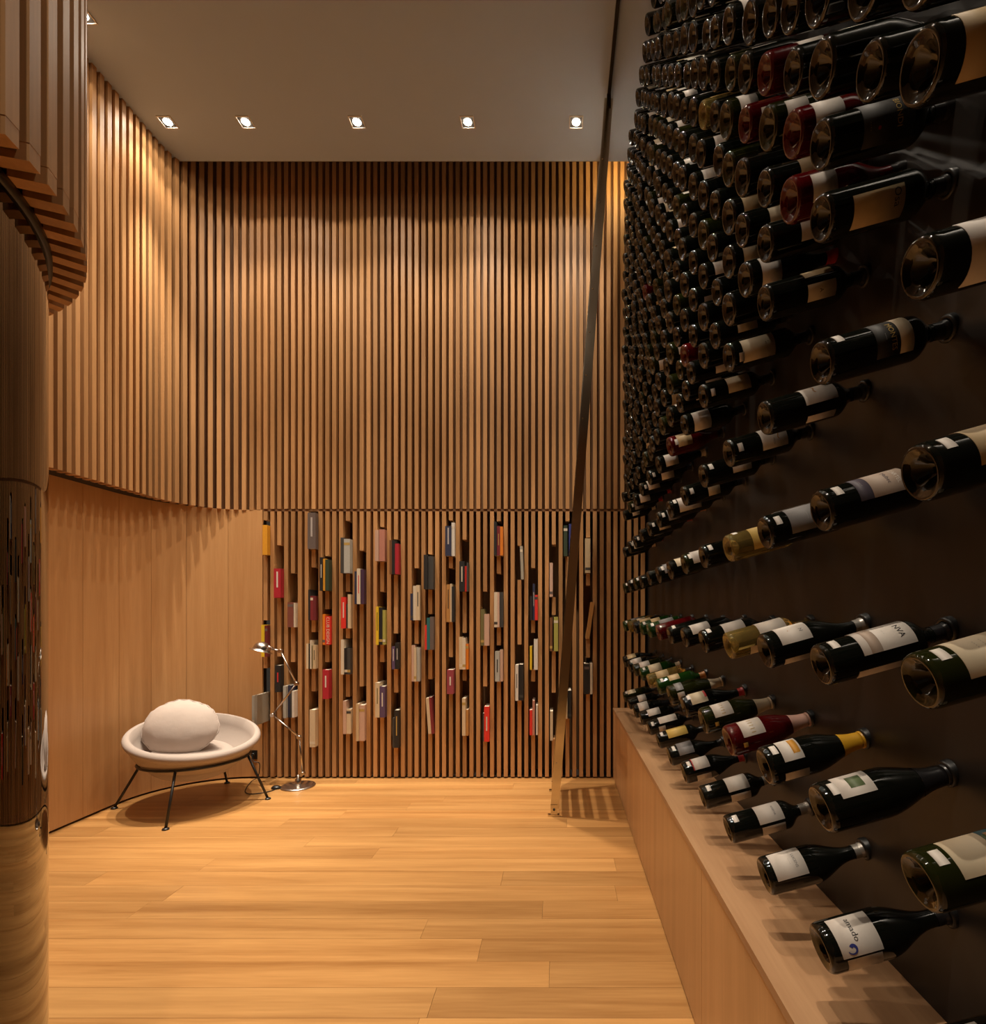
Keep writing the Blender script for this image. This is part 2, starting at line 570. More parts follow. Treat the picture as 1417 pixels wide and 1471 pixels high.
# ---- unseen wall added behind the camera for bounce light and reflections
wf = MB().box(-3.3, WALL_X + .05, FRONT_Y - .06, FRONT_Y, 0, CEIL_Z).build('wall_front_bounce', M_PLY)
struct(wf, 'plain wooden wall added behind the camera for bounce light', 'wall')

# ---- right wall: black panel
wr = MB().box(WALL_X, WALL_X + .05, FRONT_Y, BACK_Y + .06, 0, 5.3).build('wall_right', M_BLACKWALL)
struct(wr, 'matt black display wall holding rows of wine bottles', 'wall')

# ---- round column: slatted drum above, bronze mirror below
CX, CY, CR = -1.69, 0.775, 0.757
col = thing('round_column', 'round column with wooden slatted drum above and dark bronze mirror cladding below', 'column', (CX, CY, 0))
MB().lathe([(.69, 0.0), (.69, SPLIT_Z - .018)], 160).build('mirror_cladding', M_MIRROR, col)
MB().lathe([(.688, SPLIT_Z - .02), (.697, SPLIT_Z - .02), (.697, SPLIT_Z - .001), (.688, SPLIT_Z - .001)], 96).build('rim_band', M_IRON, col)
MB().lathe([(.690, SPLIT_Z + .014), (.738, SPLIT_Z + .014), (.738, SPLIT_Z + .030), (.7125, SPLIT_Z + .055), (.7125, CEIL_Z)], 96, smooth=False).build('drum_core', M_BACKING, col)
nsl = 85
me_v = MB().box(CR - .048, CR, -.0155, .0155, SPLIT_Z + .033, CEIL_Z + .002).mesh('drum_slat', M_SLAT)
me_s = MB().box(.695, CR - .0004, -.0151, .0151, SPLIT_Z, SPLIT_Z + .034).mesh('soffit_slat', M_SLAT)
for k in range(nsl):
    a = R(11.9) + 2 * PI * k / nsl
    put('slat', me_v, col, (0, 0, 0), (0, 0, a))
    put('soffit_slat', me_s, col, (0, 0, 0), (0, 0, a))

# ================================================================== LIGHTING FIXTURES
dl_trim = MB()
h = .047
for (x0, x1, y0, y1) in ((-h, h, -h, -h + .006), (-h, h, h - .006, h), (-h, -h + .006, -h + .006, h - .006), (h - .006, h, -h + .006, h - .006)):
    dl_trim.box(x0, x1, y0, y1, -.006, .001)
ME_TRIM = dl_trim.mesh('downlight_trim', M_TRIM)
ME_REF = MB().box(-h + .006, h - .006, -h + .006, h - .006, -.0015, .0).mesh('downlight_reflector', M_REFL)
ME_BULB = MB().lathe([(0.0, -.005), (.022, -.005), (.026, -.0035), (.026, -.001)], 24).mesh('downlight_lamp', M_BULB)


def downlight(x, y, aim, label, beam=1.0, flood=1.0, spill=1.0, size=40):
    t = thing('recessed_downlight', label, 'downlight', (x, y, CEIL_Z), 0, 'square recessed downlights in the ceiling')
    put('trim', ME_TRIM, t)
    put('reflector', ME_REF, t)
    put('lamp', ME_BULB, t)
    for (nm, ang, pw, bl, tgt) in (('beam', size, BEAM_W * beam, 1.0, aim), ('flood', 104, FLOOD_W * flood, 0.55, aim), ('spill', 146, SPILL_W * spill, 0.10, (x, y))):
        ld = bpy.data.lights.new('downlight_' + nm, 'SPOT')
        ld.energy = pw
        ld.color = LIGHT_COL
        ld.spot_size = R(ang)
        ld.spot_blend = bl
        ld.shadow_soft_size = .022
        lo = bpy.data.objects.new('light_' + nm, ld)
        C.objects.link(lo)
        lo.parent = t
        lo.location = (0, 0, -.012)
        v = Vector((tgt[0] - x, tgt[1] - y, -CEIL_Z))
        lo.rotation_euler = v.to_track_quat('-Z', 'Y').to_euler()
    return t


RX = [-2.666, -2.135, -1.376, -.621, .119]
who = ['nearest the curved slatted corner', 'second along from the curved corner', 'in the middle of the row by the back wall',
       'second along from the ceiling track', 'beside the ceiling track']
for x, w in zip(RX, who):
    edge = x < -2.5
    downlight(x, 3.653, (x + .02, 3.78), 'square recessed downlight ' + w, beam=.9, flood=.5 if edge else 1.0, spill=.4 if edge else 1.0, size=36)
downlight(-2.666, 3.0, (-2.66, 2.9), 'square recessed downlight partly hidden behind the round column', beam=.5, flood=.6, spill=.4)
row2 = ['beside the drum of the round column', 'second along from the round column', 'third along from the round column', 'fourth along from the round column']
for x, aim, bm, w in ((-1.85, (-1.8, 1.85), 1.1, row2[0]), (-1.1, (-1.0, 1.9), .3, row2[1]), (-.45, (-.3, 1.9), .3, row2[2]), (.08, (.3, 2.0), .35, row2[3])):
    downlight(x, 2.0, aim, 'square recessed downlight of the next row, ' + w, beam=bm, flood=.22, spill=.4)
for x, w in ((-.75, 'nearer the column'), (-.1, 'nearer the bottles')):
    downlight(x, .5, (x + .3, .9), 'square recessed downlight over the entrance side, ' + w, beam=.3, flood=.85, spill=1.2)

# warm strip in the slot above the ceiling edge
tag(MB().box(.34, .68, CEIL_END + .001, CEIL_END + .012, CEIL_Z + .018, CEIL_Z + .046).build('led_strip', M_LED),
    'warm strip light tucked in the slot above the ceiling edge', 'strip light')

# ceiling track for the ladder
tag(MB().box(.313, .333, -1.6, CEIL_END, CEIL_Z - .022, CEIL_Z + .001).build('ceiling_track', M_TRACK),
    'slim dark metal track fixed along the ceiling', 'track')

# ================================================================== COUNTER
XF = .4307
TOPZ = .5575
tag(MB().box(XF - .003, WALL_X + .001, -.9, BACK_Y + .001, TOPZ - .022, TOPZ).build('worktop', M_TOP),
    'long light brown wooden worktop under the bottle wall', 'worktop')
edges = [BACK_Y, 3.185, 2.40, 1.615, .83, .045, -.74]
cname = ['against the slatted back wall', 'second from the slatted back wall', 'third from the slatted back wall', 'fourth from the slatted back wall',
         'fifth from the slatted back wall', 'sixth from the slatted back wall']
for (a, b, w) in zip(edges[1:], edges[:-1], cname):
    t = thing('base_cabinet', 'low honey wood cabinet unit, ' + w, 'cabinet', ((XF + WALL_X) / 2, (a + b) / 2, 0), 0, 'low cabinets under the worktop')
    hx = (WALL_X - XF) / 2
    hy = (b - a) / 2
    MB().box(-hx + .02, hx - .02, -hy, hy, 0.0, TOPZ - .022).build('body', M_DARKGAP, t)
    MB().box(-hx, -hx + .021, -hy + .0015, hy - .0015, .010, TOPZ - .025).build('door', M_CAB, t)

# ================================================================== LADDER
LY0, LY1 = 3.45, 3.93
LB, LT = -.030, .323
lean = math.atan2(LT - LB, CEIL_Z - .03)
lad = thing('library_ladder', 'tall polished steel ladder leaning up to the ceiling track', 'ladder', (LB, (LY0 + LY1) / 2, 0))
Llen = (CEIL_Z - .02) / math.cos(lean)
Mr = Matrix.Rotation(lean, 4, 'Y')
hw = (LY1 - LY0) / 2
for sgn in (-1, 1):
    y0 = sgn * hw
    ra = MB().box(-.027, .027, y0 - .006, y0 + .006, .05, Llen - .02, M=Mr).build('rail', M_STEEL, lad)
    ft = MB()
    ft.box(-.040, .034, y0 - .014, y0 + .014, .0, .012)
    ft.box(-.022, .022, y0 - .011, y0 + .011, .012, .075, M=None)
    ft.build('foot', M_STEEL, ra)
    bl = MB()
    bl.tube([(0.0, y0 - .016, .045), (0.0, y0 + .016, .045)], .008, 10)
    bl.build('foot_bolt', M_IRON, ra)
nr = 15
for k in range(nr):
    zz = .34 + k * (Llen - .75) / (nr - 1)
    p = Mr @ Vector((0, 0, zz))
    MB().box(-.022, .022, -hw, hw, -.006, .006, M=Matrix.Translation(p)).build('rung', M_STEEL, lad)
    MB().tube([(p.x - .01, -hw - .012, p.z), (p.x - .01, -hw + .002, p.z)], .005, 8).build('bolt', M_STEEL, lad)
for sgn in (-1, 1):
    p = Mr @ Vector((0, 0, Llen - .02))
    MB().box(p.x - .012, p.x + .012, sgn * hw - .012, sgn * hw + .012, p.z - .06, CEIL_Z - .016).build('hanger', M_TRACK, lad)

# ================================================================== BOWL CHAIR
ch = thing('bowl_chair', 'round beige upholstered bowl chair on black iron legs', 'armchair', (-2.483, 3.67, 0))
bowl_tilt = Matrix.Translation((-.022, .022, .462)) @ Euler((R(8.5), R(10.0), 0)).to_matrix().to_4x4()
RB = .388
dep = .285
# shell profile: outer from bottom up, lip, inside down
def cap_r(z):      # z from -dep..0 -> radius (spherical cap)
    Rs = (RB * RB + dep * dep) / (2 * dep)
    zc = -dep + Rs
    return math.sqrt(max(0, Rs * Rs - (z - zc) ** 2))


outer = [(cap_r(-dep + dep * (i / 14.0) ** 1.6), -dep + dep * (i / 14.0) ** 1.6) for i in range(15)]
outer[0] = (0.0, -dep)
MB().lathe(outer, 64, M=bowl_tilt).build('shell', M_SHELL, ch)
lip = []
for i in range(13):
    a = -PI / 2 + 1.25 * PI * i / 12 - .35
    lip.append((RB - .020 + .028 * math.cos(a), -.004 + .028 * math.sin(a)))
inner = [(cap_r(-(dep - .03) + (dep - .03) * (1 - i / 10.0) ** 1.6) - .032, -(dep - .045) + (dep - .05) * (1 - i / 10.0) ** 1.6) for i in range(1, 10)]
inner = [(max(r, 0.0), z) for r, z in inner]
inner.append((0.0, -(dep - .045)))
MB().lathe(lip + inner, 64, M=bowl_tilt).build('upholstery', M_FABRIC, ch)
# seat pad: soft disc in the bottom
pad = []
for i in range(13):
    a = PI * i / 12 - PI / 2
    pad.append((.225 + .035 * math.cos(a) if i not in (0, 12) else .21, -.165 + .045 * math.sin(a)))
pad = [(0, -.21)] + pad + [(0, -.105)]
MB().lathe(pad, 48, M=bowl_tilt @ Matrix.Translation((.03, -.05, .020))).build('seat_pad', M_FABRIC, ch)
RR, RZ = .322, .316
MB().tube([(RR * math.cos(2 * PI * k / 48), RR * math.sin(2 * PI * k / 48), RZ) for k in range(48)], .0085, 8, closed=True).build('support_ring', M_IRON, ch)
feet = [(-2.97, 3.58), (-2.37, 3.23), (-2.55, 4.12), (-2.043, 3.763)]
for fx, fy in feet:
    v = Vector((fx + 2.483, fy - 3.67, 0))
    d = v.normalized()
    top = (d.x * RR, d.y * RR, RZ)
    lg = MB().tube([top, (v.x, v.y, .006)], .0085, 8).build('leg', M_IRON, ch)
    MB().lathe([(0, .012), (.016, .010), (.020, .004), (.020, 0), (0, 0)], 14, M=Matrix.Translation((v.x, v.y, 0))).build('foot', M_IRON, lg)

# round scatter cushion
cb = MB()
nu, nv = 48, 28
rc = random.Random(11)
for i in range(nv + 1):
    th = PI * i / nv
    for k in range(nu):
        a = 2 * PI * k / nu
        rr = math.sin(th)
        zt = math.cos(th)
        sn = math.sin(th)
        seam = math.exp(-((th - PI / 2) / .10) ** 2)
        wr_ = 1 + .020 * math.sin(a * 23 + 2 * th) * sn ** 8 + .014 * math.sin(3 * a + 5 * th) * sn ** 2 + .012 * math.sin(7 * a - 3 * th) * sn ** 3
        rad = (1 + .015 * seam) * wr_
        cb.v.append((.228 * rr * math.cos(a) * rad, .190 * rr * math.sin(a) * rad, .108 * zt * wr_ * (1 - .25 * sn ** 4)))
for i in range(nv):
    for k in range(nu):
        k2 = (k + 1) % nu
        cb.quad((i * nu + k, i * nu + k2, (i + 1) * nu + k2, (i + 1) * nu + k), 0, True)
cu = cb.build('round_cushion', M_CUSHION)
cu.location = (-2.61, 3.70, .515)
cu.rotation_euler = (R(66), R(6), R(12))
tag(cu, 'round beige cotton cushion lying in the bowl chair', 'cushion')
mbp = MB()
pp = []
for k in range(64):
    a = 2 * PI * k / 64
    wr_ = 1 + .012 * math.sin(a * 23 + PI) + .014 * math.sin(3 * a + 2.5 * PI) + .012 * math.sin(7 * a - 1.5 * PI)
    pp.append((.231 * math.cos(a) * wr_, .193 * math.sin(a) * wr_, 0))
mbp.tube(pp, .005, 6, closed=True).build('piping', M_CUSHION, cu)

# ================================================================== FLOOR LAMP
LD = 4.04
def lp(u, v, d=LD):
    return Vector((xpix(u, d), 0, zpix(v, d)))


base_c = (-1.965, LD)
fl_ = thing('articulated_floor_lamp', 'brushed metal articulated floor lamp with round base beside the chair', 'floor lamp', (base_c[0], base_c[1], 0))
MB().lathe([(0, .022), (.030, .022), (.045, .017), (.10, .014), (.118, .010), (.122, .005), (.122, 0), (0, 0)], 48).build('base', M_LAMP, fl_)
MB().lathe([(.022, .018), (.022, .055), (.012, .062), (.012, .085), (0, .088)], 20).build('stem', M_LAMP, fl_)
off = Vector((-base_c[0], 0, 0))
J = [Vector((0.03, 0, .098)), lp(430, 1059) + off, lp(392, 1027) + off, lp(426, 982) + off, lp(403, 935) + off, lp(389.5, 932) + off]
J[0] = lp(435, 1111) + off
MB().tube([(0, 0, .075), J[0]], .009, 8).build('arm', M_LAMP, fl_)
for a, b in zip(J[:-1], J[1:]):
    MB().tube([a, b], .0065, 10).build('arm', M_LAMP, fl_)
for j in J:
    MB().tube([j + Vector((0, -.016, 0)), j + Vector((0, .016, 0))], .014, 16).build('joint', M_LAMP, fl_)
# shade: tilted dome
sc_ = lp(376, 930) + off
Ms = Matrix.Translation(sc_ + Vector((0, 0, -.012))) @ Euler((R(-8), R(14), 0)).to_matrix().to_4x4()
dome = []
for i in range(11):
    a = PI / 2 * i / 10
    dome.append((.058 * math.sin(a) + .002, .055 * math.cos(a)))
prof = [(0.0, .055)] + dome[1:] + [(.066, -.010), (.082, -.016), (.082, -.018), (.064, -.013), (.056, 0.0), (.040, .035), (0, .048)]
MB().lathe(prof, 36, M=Ms).build('shade', M_LAMP, fl_)
MB().lathe([(0, -.006), (.018, 0), (.022, .014), (.014, .03)], 16, M=Ms).build('bulb', M_WHITEPL, fl_)
MB().tube([J[5], sc_ + Vector((.05, 0, .01))], .010, 10).build('shade_neck', M_LAMP, fl_)

# cord, foot switch, socket
sx, sy, sz = xpix(366, BACK_Y), BACK_Y, zpix(1084)
so = thing('wall_socket', 'small dark wall socket with plug behind the bowl chair', 'socket', (sx, BACK_Y, sz))
MB().box(-.022, .022, -.006, .001, -.035, .035).build('plate', M_IRON, so)
MB().tube([(0, -.004, .005), (0, -.035, .005)], .013, 12).build('plug', M_RUBBER, so)
cp = []
ctrl = [(sx, BACK_Y - .035, sz + .005), (sx + .02, BACK_Y - .05, sz - .04), (sx + .06, BACK_Y - .04, sz - .06), (sx + .055, BACK_Y - .05, .03), (sx + .03, BACK_Y - .1, .006),
        (-2.30, 3.93, .004), (-2.22, 3.86, .004), (-2.13, 3.90, .004), (-2.09, 3.98, .004), (-2.115, 4.02, .004), (-2.06, 4.03, .004), (base_c[0] - .11, LD, .004)]
for i in range(len(ctrl) - 1):
    p0, p1, p2, p3 = (Vector(ctrl[max(i - 1, 0)]), Vector(ctrl[i]), Vector(ctrl[i + 1]), Vector(ctrl[min(i + 2, len(ctrl) - 1)]))
    for k in range(6):
        t = k / 6
        cp.append(.5 * ((2 * p1) + (-p0 + p2) * t + (2 * p0 - 5 * p1 + 4 * p2 - p3) * t * t + (-p0 + 3 * p1 - 3 * p2 + p3) * t ** 3))
cp.append(Vector(ctrl[-1]))
for p in cp:
    p.z = max(p.z, .004)
tag(MB().tube(cp, .0035, 6).build('power_cord', M_RUBBER), 'thin black power cord from wall socket to floor lamp', 'cord')
sw = MB()
sw.lathe([(0, .022), (.020, .020), (.028, .012), (.030, 0), (0, 0)], 20, M=Matrix.Diagonal((1.2, .9, 1, 1)))
swo = sw.build('foot_switch', M_RUBBER)
swo.location = (-2.105, 3.99, .0)
tag(swo, 'black foot switch on the lamp cord, lying on the floor', 'switch')

# ================================================================== BOOKS
BC = {'amber': (.70, .32, .02), 'yellow': (.75, .52, .02), 'maroon': (.14, .015, .02), 'pale grey': (.42, .42, .38), 'stone grey': (.34, .31, .25),
      'crimson': (.42, .015, .03), 'black': (.015, .014, .014), 'russet': (.20, .06, .04), 'ivory': (.66, .58, .45), 'navy': (.025, .03, .07),
      'charcoal': (.05, .048, .045), 'white': (.68, .64, .57), 'taupe': (.13, .10, .09), 'oxblood': (.20, .02, .025), 'cream': (.62, .50, .33),
      'olive': (.16, .14, .05), 'sand': (.55, .42, .25), 'forest green': (.03, .05, .025), 'orange': (.70, .20, .01), 'scarlet': (.70, .03, .02),
      'blush': (.56, .37, .28), 'plum': (.06, .025, .06), 'salmon': (.50, .22, .16), 'lime': (.38, .36, .08), 'purple': (.10, .06, .13),
      'brown': (.17, .07, .025), 'teal': (.02, .14, .15), 'raspberry': (.30, .05, .07), 'ochre': (.45, .22, .06), 'royal blue': (.03, .04, .22),
      'red': (.6, .03, .03), 'silver': (.45, .42, .40), 'gold': (.45, .30, .08)}
BM = {k: plain('book_cloth_' + k.replace(' ', '_'), v, .55, noise=.12, nscale=90) for k, v in BC.items()}
ORD = ['first', 'second', 'third', 'fourth', 'fifth', 'sixth', 'seventh', 'eighth', 'ninth', 'tenth', 'eleventh', 'twelfth', 'thirteenth', 'fourteenth',
       'fifteenth', 'sixteenth', 'seventeenth', 'eighteenth', 'nineteenth', 'twentieth', 'twenty-first', 'twenty-second', 'twenty-third', 'twenty-fourth',
       'twenty-fifth', 'twenty-sixth', 'twenty-seventh']
NICHE = ['top niche', 'second niche down', 'third niche down', 'fourth niche down']


def text_mesh(body, size):
    cu_ = bpy.data.curves.new('lettering', 'FONT')
    cu_.body = body
    cu_.size = size
    cu_.align_x = 'CENTER'
    cu_.align_y = 'CENTER'
    cu_.resolution_u = 2
    ob = bpy.data.objects.new('lettering', cu_)
    C.objects.link(ob)
    bpy.context.view_layer.update()
    me = bpy.data.meshes.new_from_object(ob.evaluated_get(bpy.context.evaluated_depsgraph_get()))
    bpy.data.objects.remove(ob, do_unlink=True)
    bpy.data.curves.remove(cu_)
    return me


rb = random.Random(21)
for ci, idx in enumerate(sorted(N)):
    xc = SLAT_X0 + PITCH * idx
    gl, gr = xc - PITCH + SW / 2 + .0015, xc + PITCH - SW / 2 - .0015
    if idx == 0:
        gl = -2.343
    for ni, (nt_, nb_, books) in enumerate(N[idx]):
        zb = zpix(nb_)
        proud0 = rb.uniform(.035, .055)
        dsp = BACK_Y - proud0
        ws = [max(.009, (b[1] - b[0]) * dsp / FPX) for b in books]
        # the right-hand cover of a book standing proud shows beside its spine
        tot = sum(ws)
        room = gr - gl
        scl = min(1.0, room * .985 / tot)
        # preferred left edge
        xl = max(gl, min(xpix(books[0][0], dsp), gr - tot * scl))
        spread = 0.0
        for bi, (b, w0) in enumerate(zip(books, ws)):
            w = w0 * scl
            x0 = xl
            if bi > 0:
                want = xpix(b[0], dsp)
                remaining = sum(ws[bi:]) * scl
                x0 = max(xl, min(want, gr - remaining))
            xl = x0 + w
            opt = b[5]
            proud = opt.get('proud', proud0 + rb.uniform(-.008, .008))
            hgt = min(zpix(b[2], BACK_Y - proud) - zpix(b[3], BACK_Y - proud), zpix(nt_) - zb - .003)
            dpt = rb.uniform(.15, .175) if 'proud' not in opt else .21
            dpt = min(dpt, proud + .19)
            cm = BM[b[4]]
            lab = '%s book, %s, %s niche column from the plywood panel' % (b[4], NICHE[ni], ORD[ci])
            t = thing('book', lab, 'book', (x0 + w / 2, BACK_Y - proud, zb + .0005), 0, 'books standing in the slatted back wall')
            hw_ = w / 2 - .0003
            tk = min(.002, w * .18)
            c_ = MB()
            c_.box(-hw_, hw_, 0, .003, 0, hgt)
            c_.box(-hw_, -hw_ + tk, .003, dpt, 0, hgt)
            c_.box(hw_ - tk, hw_, .003, dpt, 0, hgt)
            c_.build('cover', cm, t)
            MB().box(-hw_ + tk, hw_ - tk, .003, dpt - .004, .003, hgt - .003).build('pages', M_PAGES, t)
            if opt.get('mark'):
                mh = hgt * rb.uniform(.35, .55)
                mz = hgt * rb.uniform(.3, .4)
                MB().box(-hw_ * .22, hw_ * .22, -.0006, .001, mz, mz + mh).build('title_band', BM[opt['mark']], t)
            elif rb.random() < .45 and w > .018:
                mz = hgt * rb.choice([.08, .82])
                MB().box(-hw_ * .98, hw_ * .98, -.0005, .001, mz, mz + .02).build('spine_band', BM[rb.choice(['ivory', 'charcoal', 'gold', 'taupe'])], t)
            if opt.get('text'):
                tm = text_mesh(opt['text'], .034)
                tm.materials.clear()
                tm.materials.append(BM['ivory'])
                put('spine_lettering', tm, t, (0, -.0012, hgt * .5), (R(90), R(90), 0))
            if opt.get('roll'):
                t.rotation_euler = (0, R(opt['roll']), 0)
                t.location.z += abs(math.sin(R(opt['roll']))) * hw_

# ================================================================== WINE BOTTLES
GL = {'black': plain('black_bottle_glass', (.0045, .005, .0035), .05, spec=.6),
      'green': plain('green_bottle_glass', (.012, .05, .006), .05, spec=.6, trans=.35),
      'olive': plain('olive_bottle_glass', (.014, .016, .003), .05, spec=.6, trans=.2),
      'red': plain('red_wine_glass', (.085, .003, .004), .05, spec=.6, trans=.3),
      'amber': plain('white_wine_glass', (.70, .52, .16), .04, spec=.6, trans=.88)}
PAP = {'white': (.66, .60, .54), 'cream': (.62, .52, .36), 'tan': (.52, .38, .20), 'yellow': (.62, .42, .10), 'grey': (.22, .21, .21),
       'black': (.02, .018, .016), 'purple': (.07, .055, .075), 'mauve': (.42, .32, .25), 'teal': (.03, .10, .13), 'ochre': (.42, .20, .04),
       'green': (.10, .14, .06), 'blue': (.03, .04, .22), 'red': (.40, .02, .02), 'gold': (.42, .28, .07), 'orange': (.60, .28, .03), 'pink': (.58, .36, .30)}
PM = {k: plain('label_paper_' + k, v, .6, noise=.05, nscale=70) for k, v in PAP.items()}
CAPM = {'black': plain('capsule_black', (.012, .011, .012), .3), 'silver': plain('capsule_silver', (.42, .39, .35), .35, metal=.6),
        'yellow': plain('capsule_yellow', (.62, .33, .02), .4), 'red': plain('capsule_red', (.32, .02, .02), .35),
        'pink': plain('capsule_pink', (.55, .33, .27), .45), 'cream': plain('capsule_cream', (.58, .48, .34), .45),
        'orange': plain('capsule_orange', (.40, .16, .04), .4)}
TILT = R(15.5)
LVIS = .242      # base to wall along the bottle
LTOT = .247      # the mouth sits inside the holder
SH = {}


def punt(r):
    return [(0.0, .030), (r * .16, .0285), (r * .36, .021), (r * .54, .010), (r * .66, .0045), (r * .72, .0042), (r * .80, .0008), (r * .86, 0.0), (r * .92, .001), (r * .97, .0045), (r * .995, .009), (r, .014)]


def prof_bord(r):
    p = punt(r) + [(r, .162)]
    for i in range(1, 9):
        t = i / 8
        p.append((.0145 + (r - .0145) * (math.cos(PI * t) * .5 + .5) ** .85, .162 + .040 * t))
    return p + [(.0142, .225), (.0142, LTOT - .02), (.0158, LTOT - .018), (.0158, LTOT), (0, LTOT)]


def prof_burg(r):
    p = punt(r) + [(r, .108)]
    for i in range(1, 11):
        t = i / 10
        p.append((.0148 + (r - .0148) * (math.cos(PI * t) * .5 + .5) ** 1.05, .108 + .098 * t))
    return p + [(.0145, .225), (.0145, LTOT - .02), (.0160, LTOT - .018), (.0160, LTOT), (0, LTOT)]


def prof_champ(r):
    p = punt(r) + [(r, .105)]
    for i in range(1, 11):
        t = i / 10
        p.append((.0185 + (r - .0185) * (math.cos(PI * t) * .5 + .5) ** .95, .105 + .115 * t))
    return p + [(.0175, .232), (.0175, LTOT - .02), (.0190, LTOT - .018), (.0190, LTOT), (0, LTOT)]


SHAPE = {'bord': (.0388, prof_bord), 'burg': (.0418, prof_burg), 'champ': (.0438, prof_champ)}
_bm = {}


def body_mesh(shape, glass, n):
    k = (shape, glass, n)
    if k not in _bm:
        r, fn = SHAPE[shape]
        _bm[k] = MB().lathe(fn(r), n).mesh('bottle_' + shape, GL[glass])
    return _bm[k]


_cm = {}


def capsule_mesh(shape, colr):
    k = (shape, colr)
    if k not in _cm:
        r, fn = SHAPE[shape]
        z0 = {'bord': .206, 'burg': .212, 'champ': .178}[shape]
        pr = [(pr_ + .0006, pz) for pr_, pz in fn(r) if pz > z0 and pr_ > .001]
        # radius of the glass at z0
        pts = fn(r)
        for (ra, za), (rb_, zb_) in zip(pts[:-1], pts[1:]):
            if za <= z0 <= zb_ and za > .05:
                f = (z0 - za) / (zb_ - za)
                pr = [(ra + (rb_ - ra) * f + .0006, z0)] + pr
                break
        _cm[k] = MB().lathe(pr, 20).mesh('capsule', CAPM[colr])
    return _cm[k]


_lm = {}


def label_mesh(r, z0, z1, phi, half, mat, d=.0006, n=14):
    k = (round(r, 4), round(z0, 4), round(z1, 4), round(phi, 1), round(half, 1), mat.name, d)
    if k not in _lm:
        mb = MB()
        mb.lathe([(r, z0), (r + d, z0), (r + d, z1), (r, z1)], n, smooth=False, sweep=R(2 * half), start=R(-phi - half))
        for i in range(len(mb.sm)):
            mb.sm[i] = True if n <= i < 2 * n else False
        _lm[k] = mb.mesh('paper_label', mat)
    return _lm[k]


def wrap_text(body, size, r, zc, phi, mat, d=.0011):
    me = text_mesh(body, size)
    for v in me.vertices:
        a = R(-phi) + v.co.x / r
        z = zc + v.co.y
        v.co = ((r + d) * math.cos(a), (r + d) * math.sin(a), z)
    me.materials.clear()
    me.materials.append(mat)
    me.update()
    return me


def swirl_mesh(r, zc, phi, mat):
    mb = MB()
    n = 20
    for k in range(n + 1):
        t = k / n
        a = -1.2 + 5.2 * t
        rad = .0095 - .0062 * t
        wd = .0008 + .0024 * t
        for e in (-1, 1):
            x = (rad + e * wd) * math.cos(a)
            y = (rad + e * wd) * math.sin(a)
            an = R(-phi) + x / r
            mb.v.append(((r + .0012) * math.cos(an), (r + .0012) * math.sin(an), zc + y))
    for k in range(n):
        mb.quad((2 * k, 2 * k + 1, 2 * k + 3, 2 * k + 2))
    return mb.mesh('swirl_mark', mat)


AXQ = Matrix(((0, math.sin(TILT), math.cos(TILT)), (-1, 0, 0), (0, -math.cos(TILT), math.sin(TILT)))).to_euler()
AX = Vector((math.cos(TILT), 0, math.sin(TILT)))
P = .2653
D0 = .703
XB = WALL_X - LVIS * math.cos(TILT)
ROWZ = {'A': .693, 'B': .947, 'C': 1.210, 'D': 1.4825, 'E': 1.748, 'F': 2.013}


def bottle(loc, shape, glass, labels=(), cap='black', sticker=False, texts=(), label='', group='', n=28, extra=None):
    r = SHAPE[shape][0]
    t = thing('wine_bottle', label, 'bottle', loc, 0, group)
    t.rotation_euler = AXQ
    gb = put('glass_body', body_mesh(shape, glass, n), t)
    if cap:
        put('capsule', capsule_mesh(shape, cap), t)
    first = None
    for (z0, z1, phi, half, pc) in labels:
        d = .0006 if first is None else .0009
        o = put('paper_label', label_mesh(r, z0, z1, phi, half, PM[pc], d), t)
        if first is None:
            first = o
    if sticker:
        put('price_sticker', label_mesh(r, .018, .032, sticker if sticker is not True else 55, 17, PM['white'], .0007, 6), t)
    for (body, size, zc, phi, pc) in texts:
        put('lettering', wrap_text(body, size, r, zc, phi, PM[pc]), first or t)
    if extra == 'swirl':
        put('blue_swirl', swirl_mesh(r, .043, 20, PM['blue']), first)
    if extra == 'barcode':
        pass
    return t


# ring holders on the wall
ME_RING = MB().lathe([(.0160, .004), (.0160, -.008), (.0195, -.011), (.0235, -.010), (.0245, -.006), (.0245, .006)], 24).mesh('bottle_holder', M_RUBBER)


def holder(loc):
    h = Vector(loc) + AX * (LVIS + .002)
    o = put('bottle_holder', ME_RING, wr, h, AXQ)
    return o


NEAR = {}
W = 'white'
# key (row, column from the camera end): shape, glass, labels, capsule, sticker, texts, looks
NEAR['A', 0] = ('burg', 'black', [(.022, .094, 50, 52, W)], 'black', False, [('aquila', .016, .054, 60, 'black')], 'white script label')
NEAR['A', 1] = ('burg', 'black', [(.022, .094, 50, 48, W), (.028, .090, -22, 20, W)], 'black', False, [('amado', .0145, .056, 58, 'black')], 'white label bearing a blue swirl')
NEAR['A', 2] = ('burg', 'black', [(.018, .090, 52, 46, W)], 'silver', False, [('LUCENS', .0085, .070, 52, 'grey'), ('- - - -', .006, .058, 52, 'grey')], 'white label and silver capsule')
NEAR['A', 3] = ('bord', 'black', [(.082, .152, 55, 46, W), (.085, .150, -25, 22, W)], 'silver', 60, [('RESERVA', .007, .130, 52, 'grey')], 'white label, price sticker and silver capsule')
NEAR['A', 4] = ('bord', 'black', [(.082, .152, 58, 46, W), (.085, .150, -25, 22, W)], 'silver', 60, [], 'white label')
NEAR['A', 5] = ('burg', 'black', [(.040, .098, 58, 40, W), (.036, .040, 58, 40, 'red'), (.04, .095, -30, 20, W)], 'red', 62, [], 'white label edged in red')
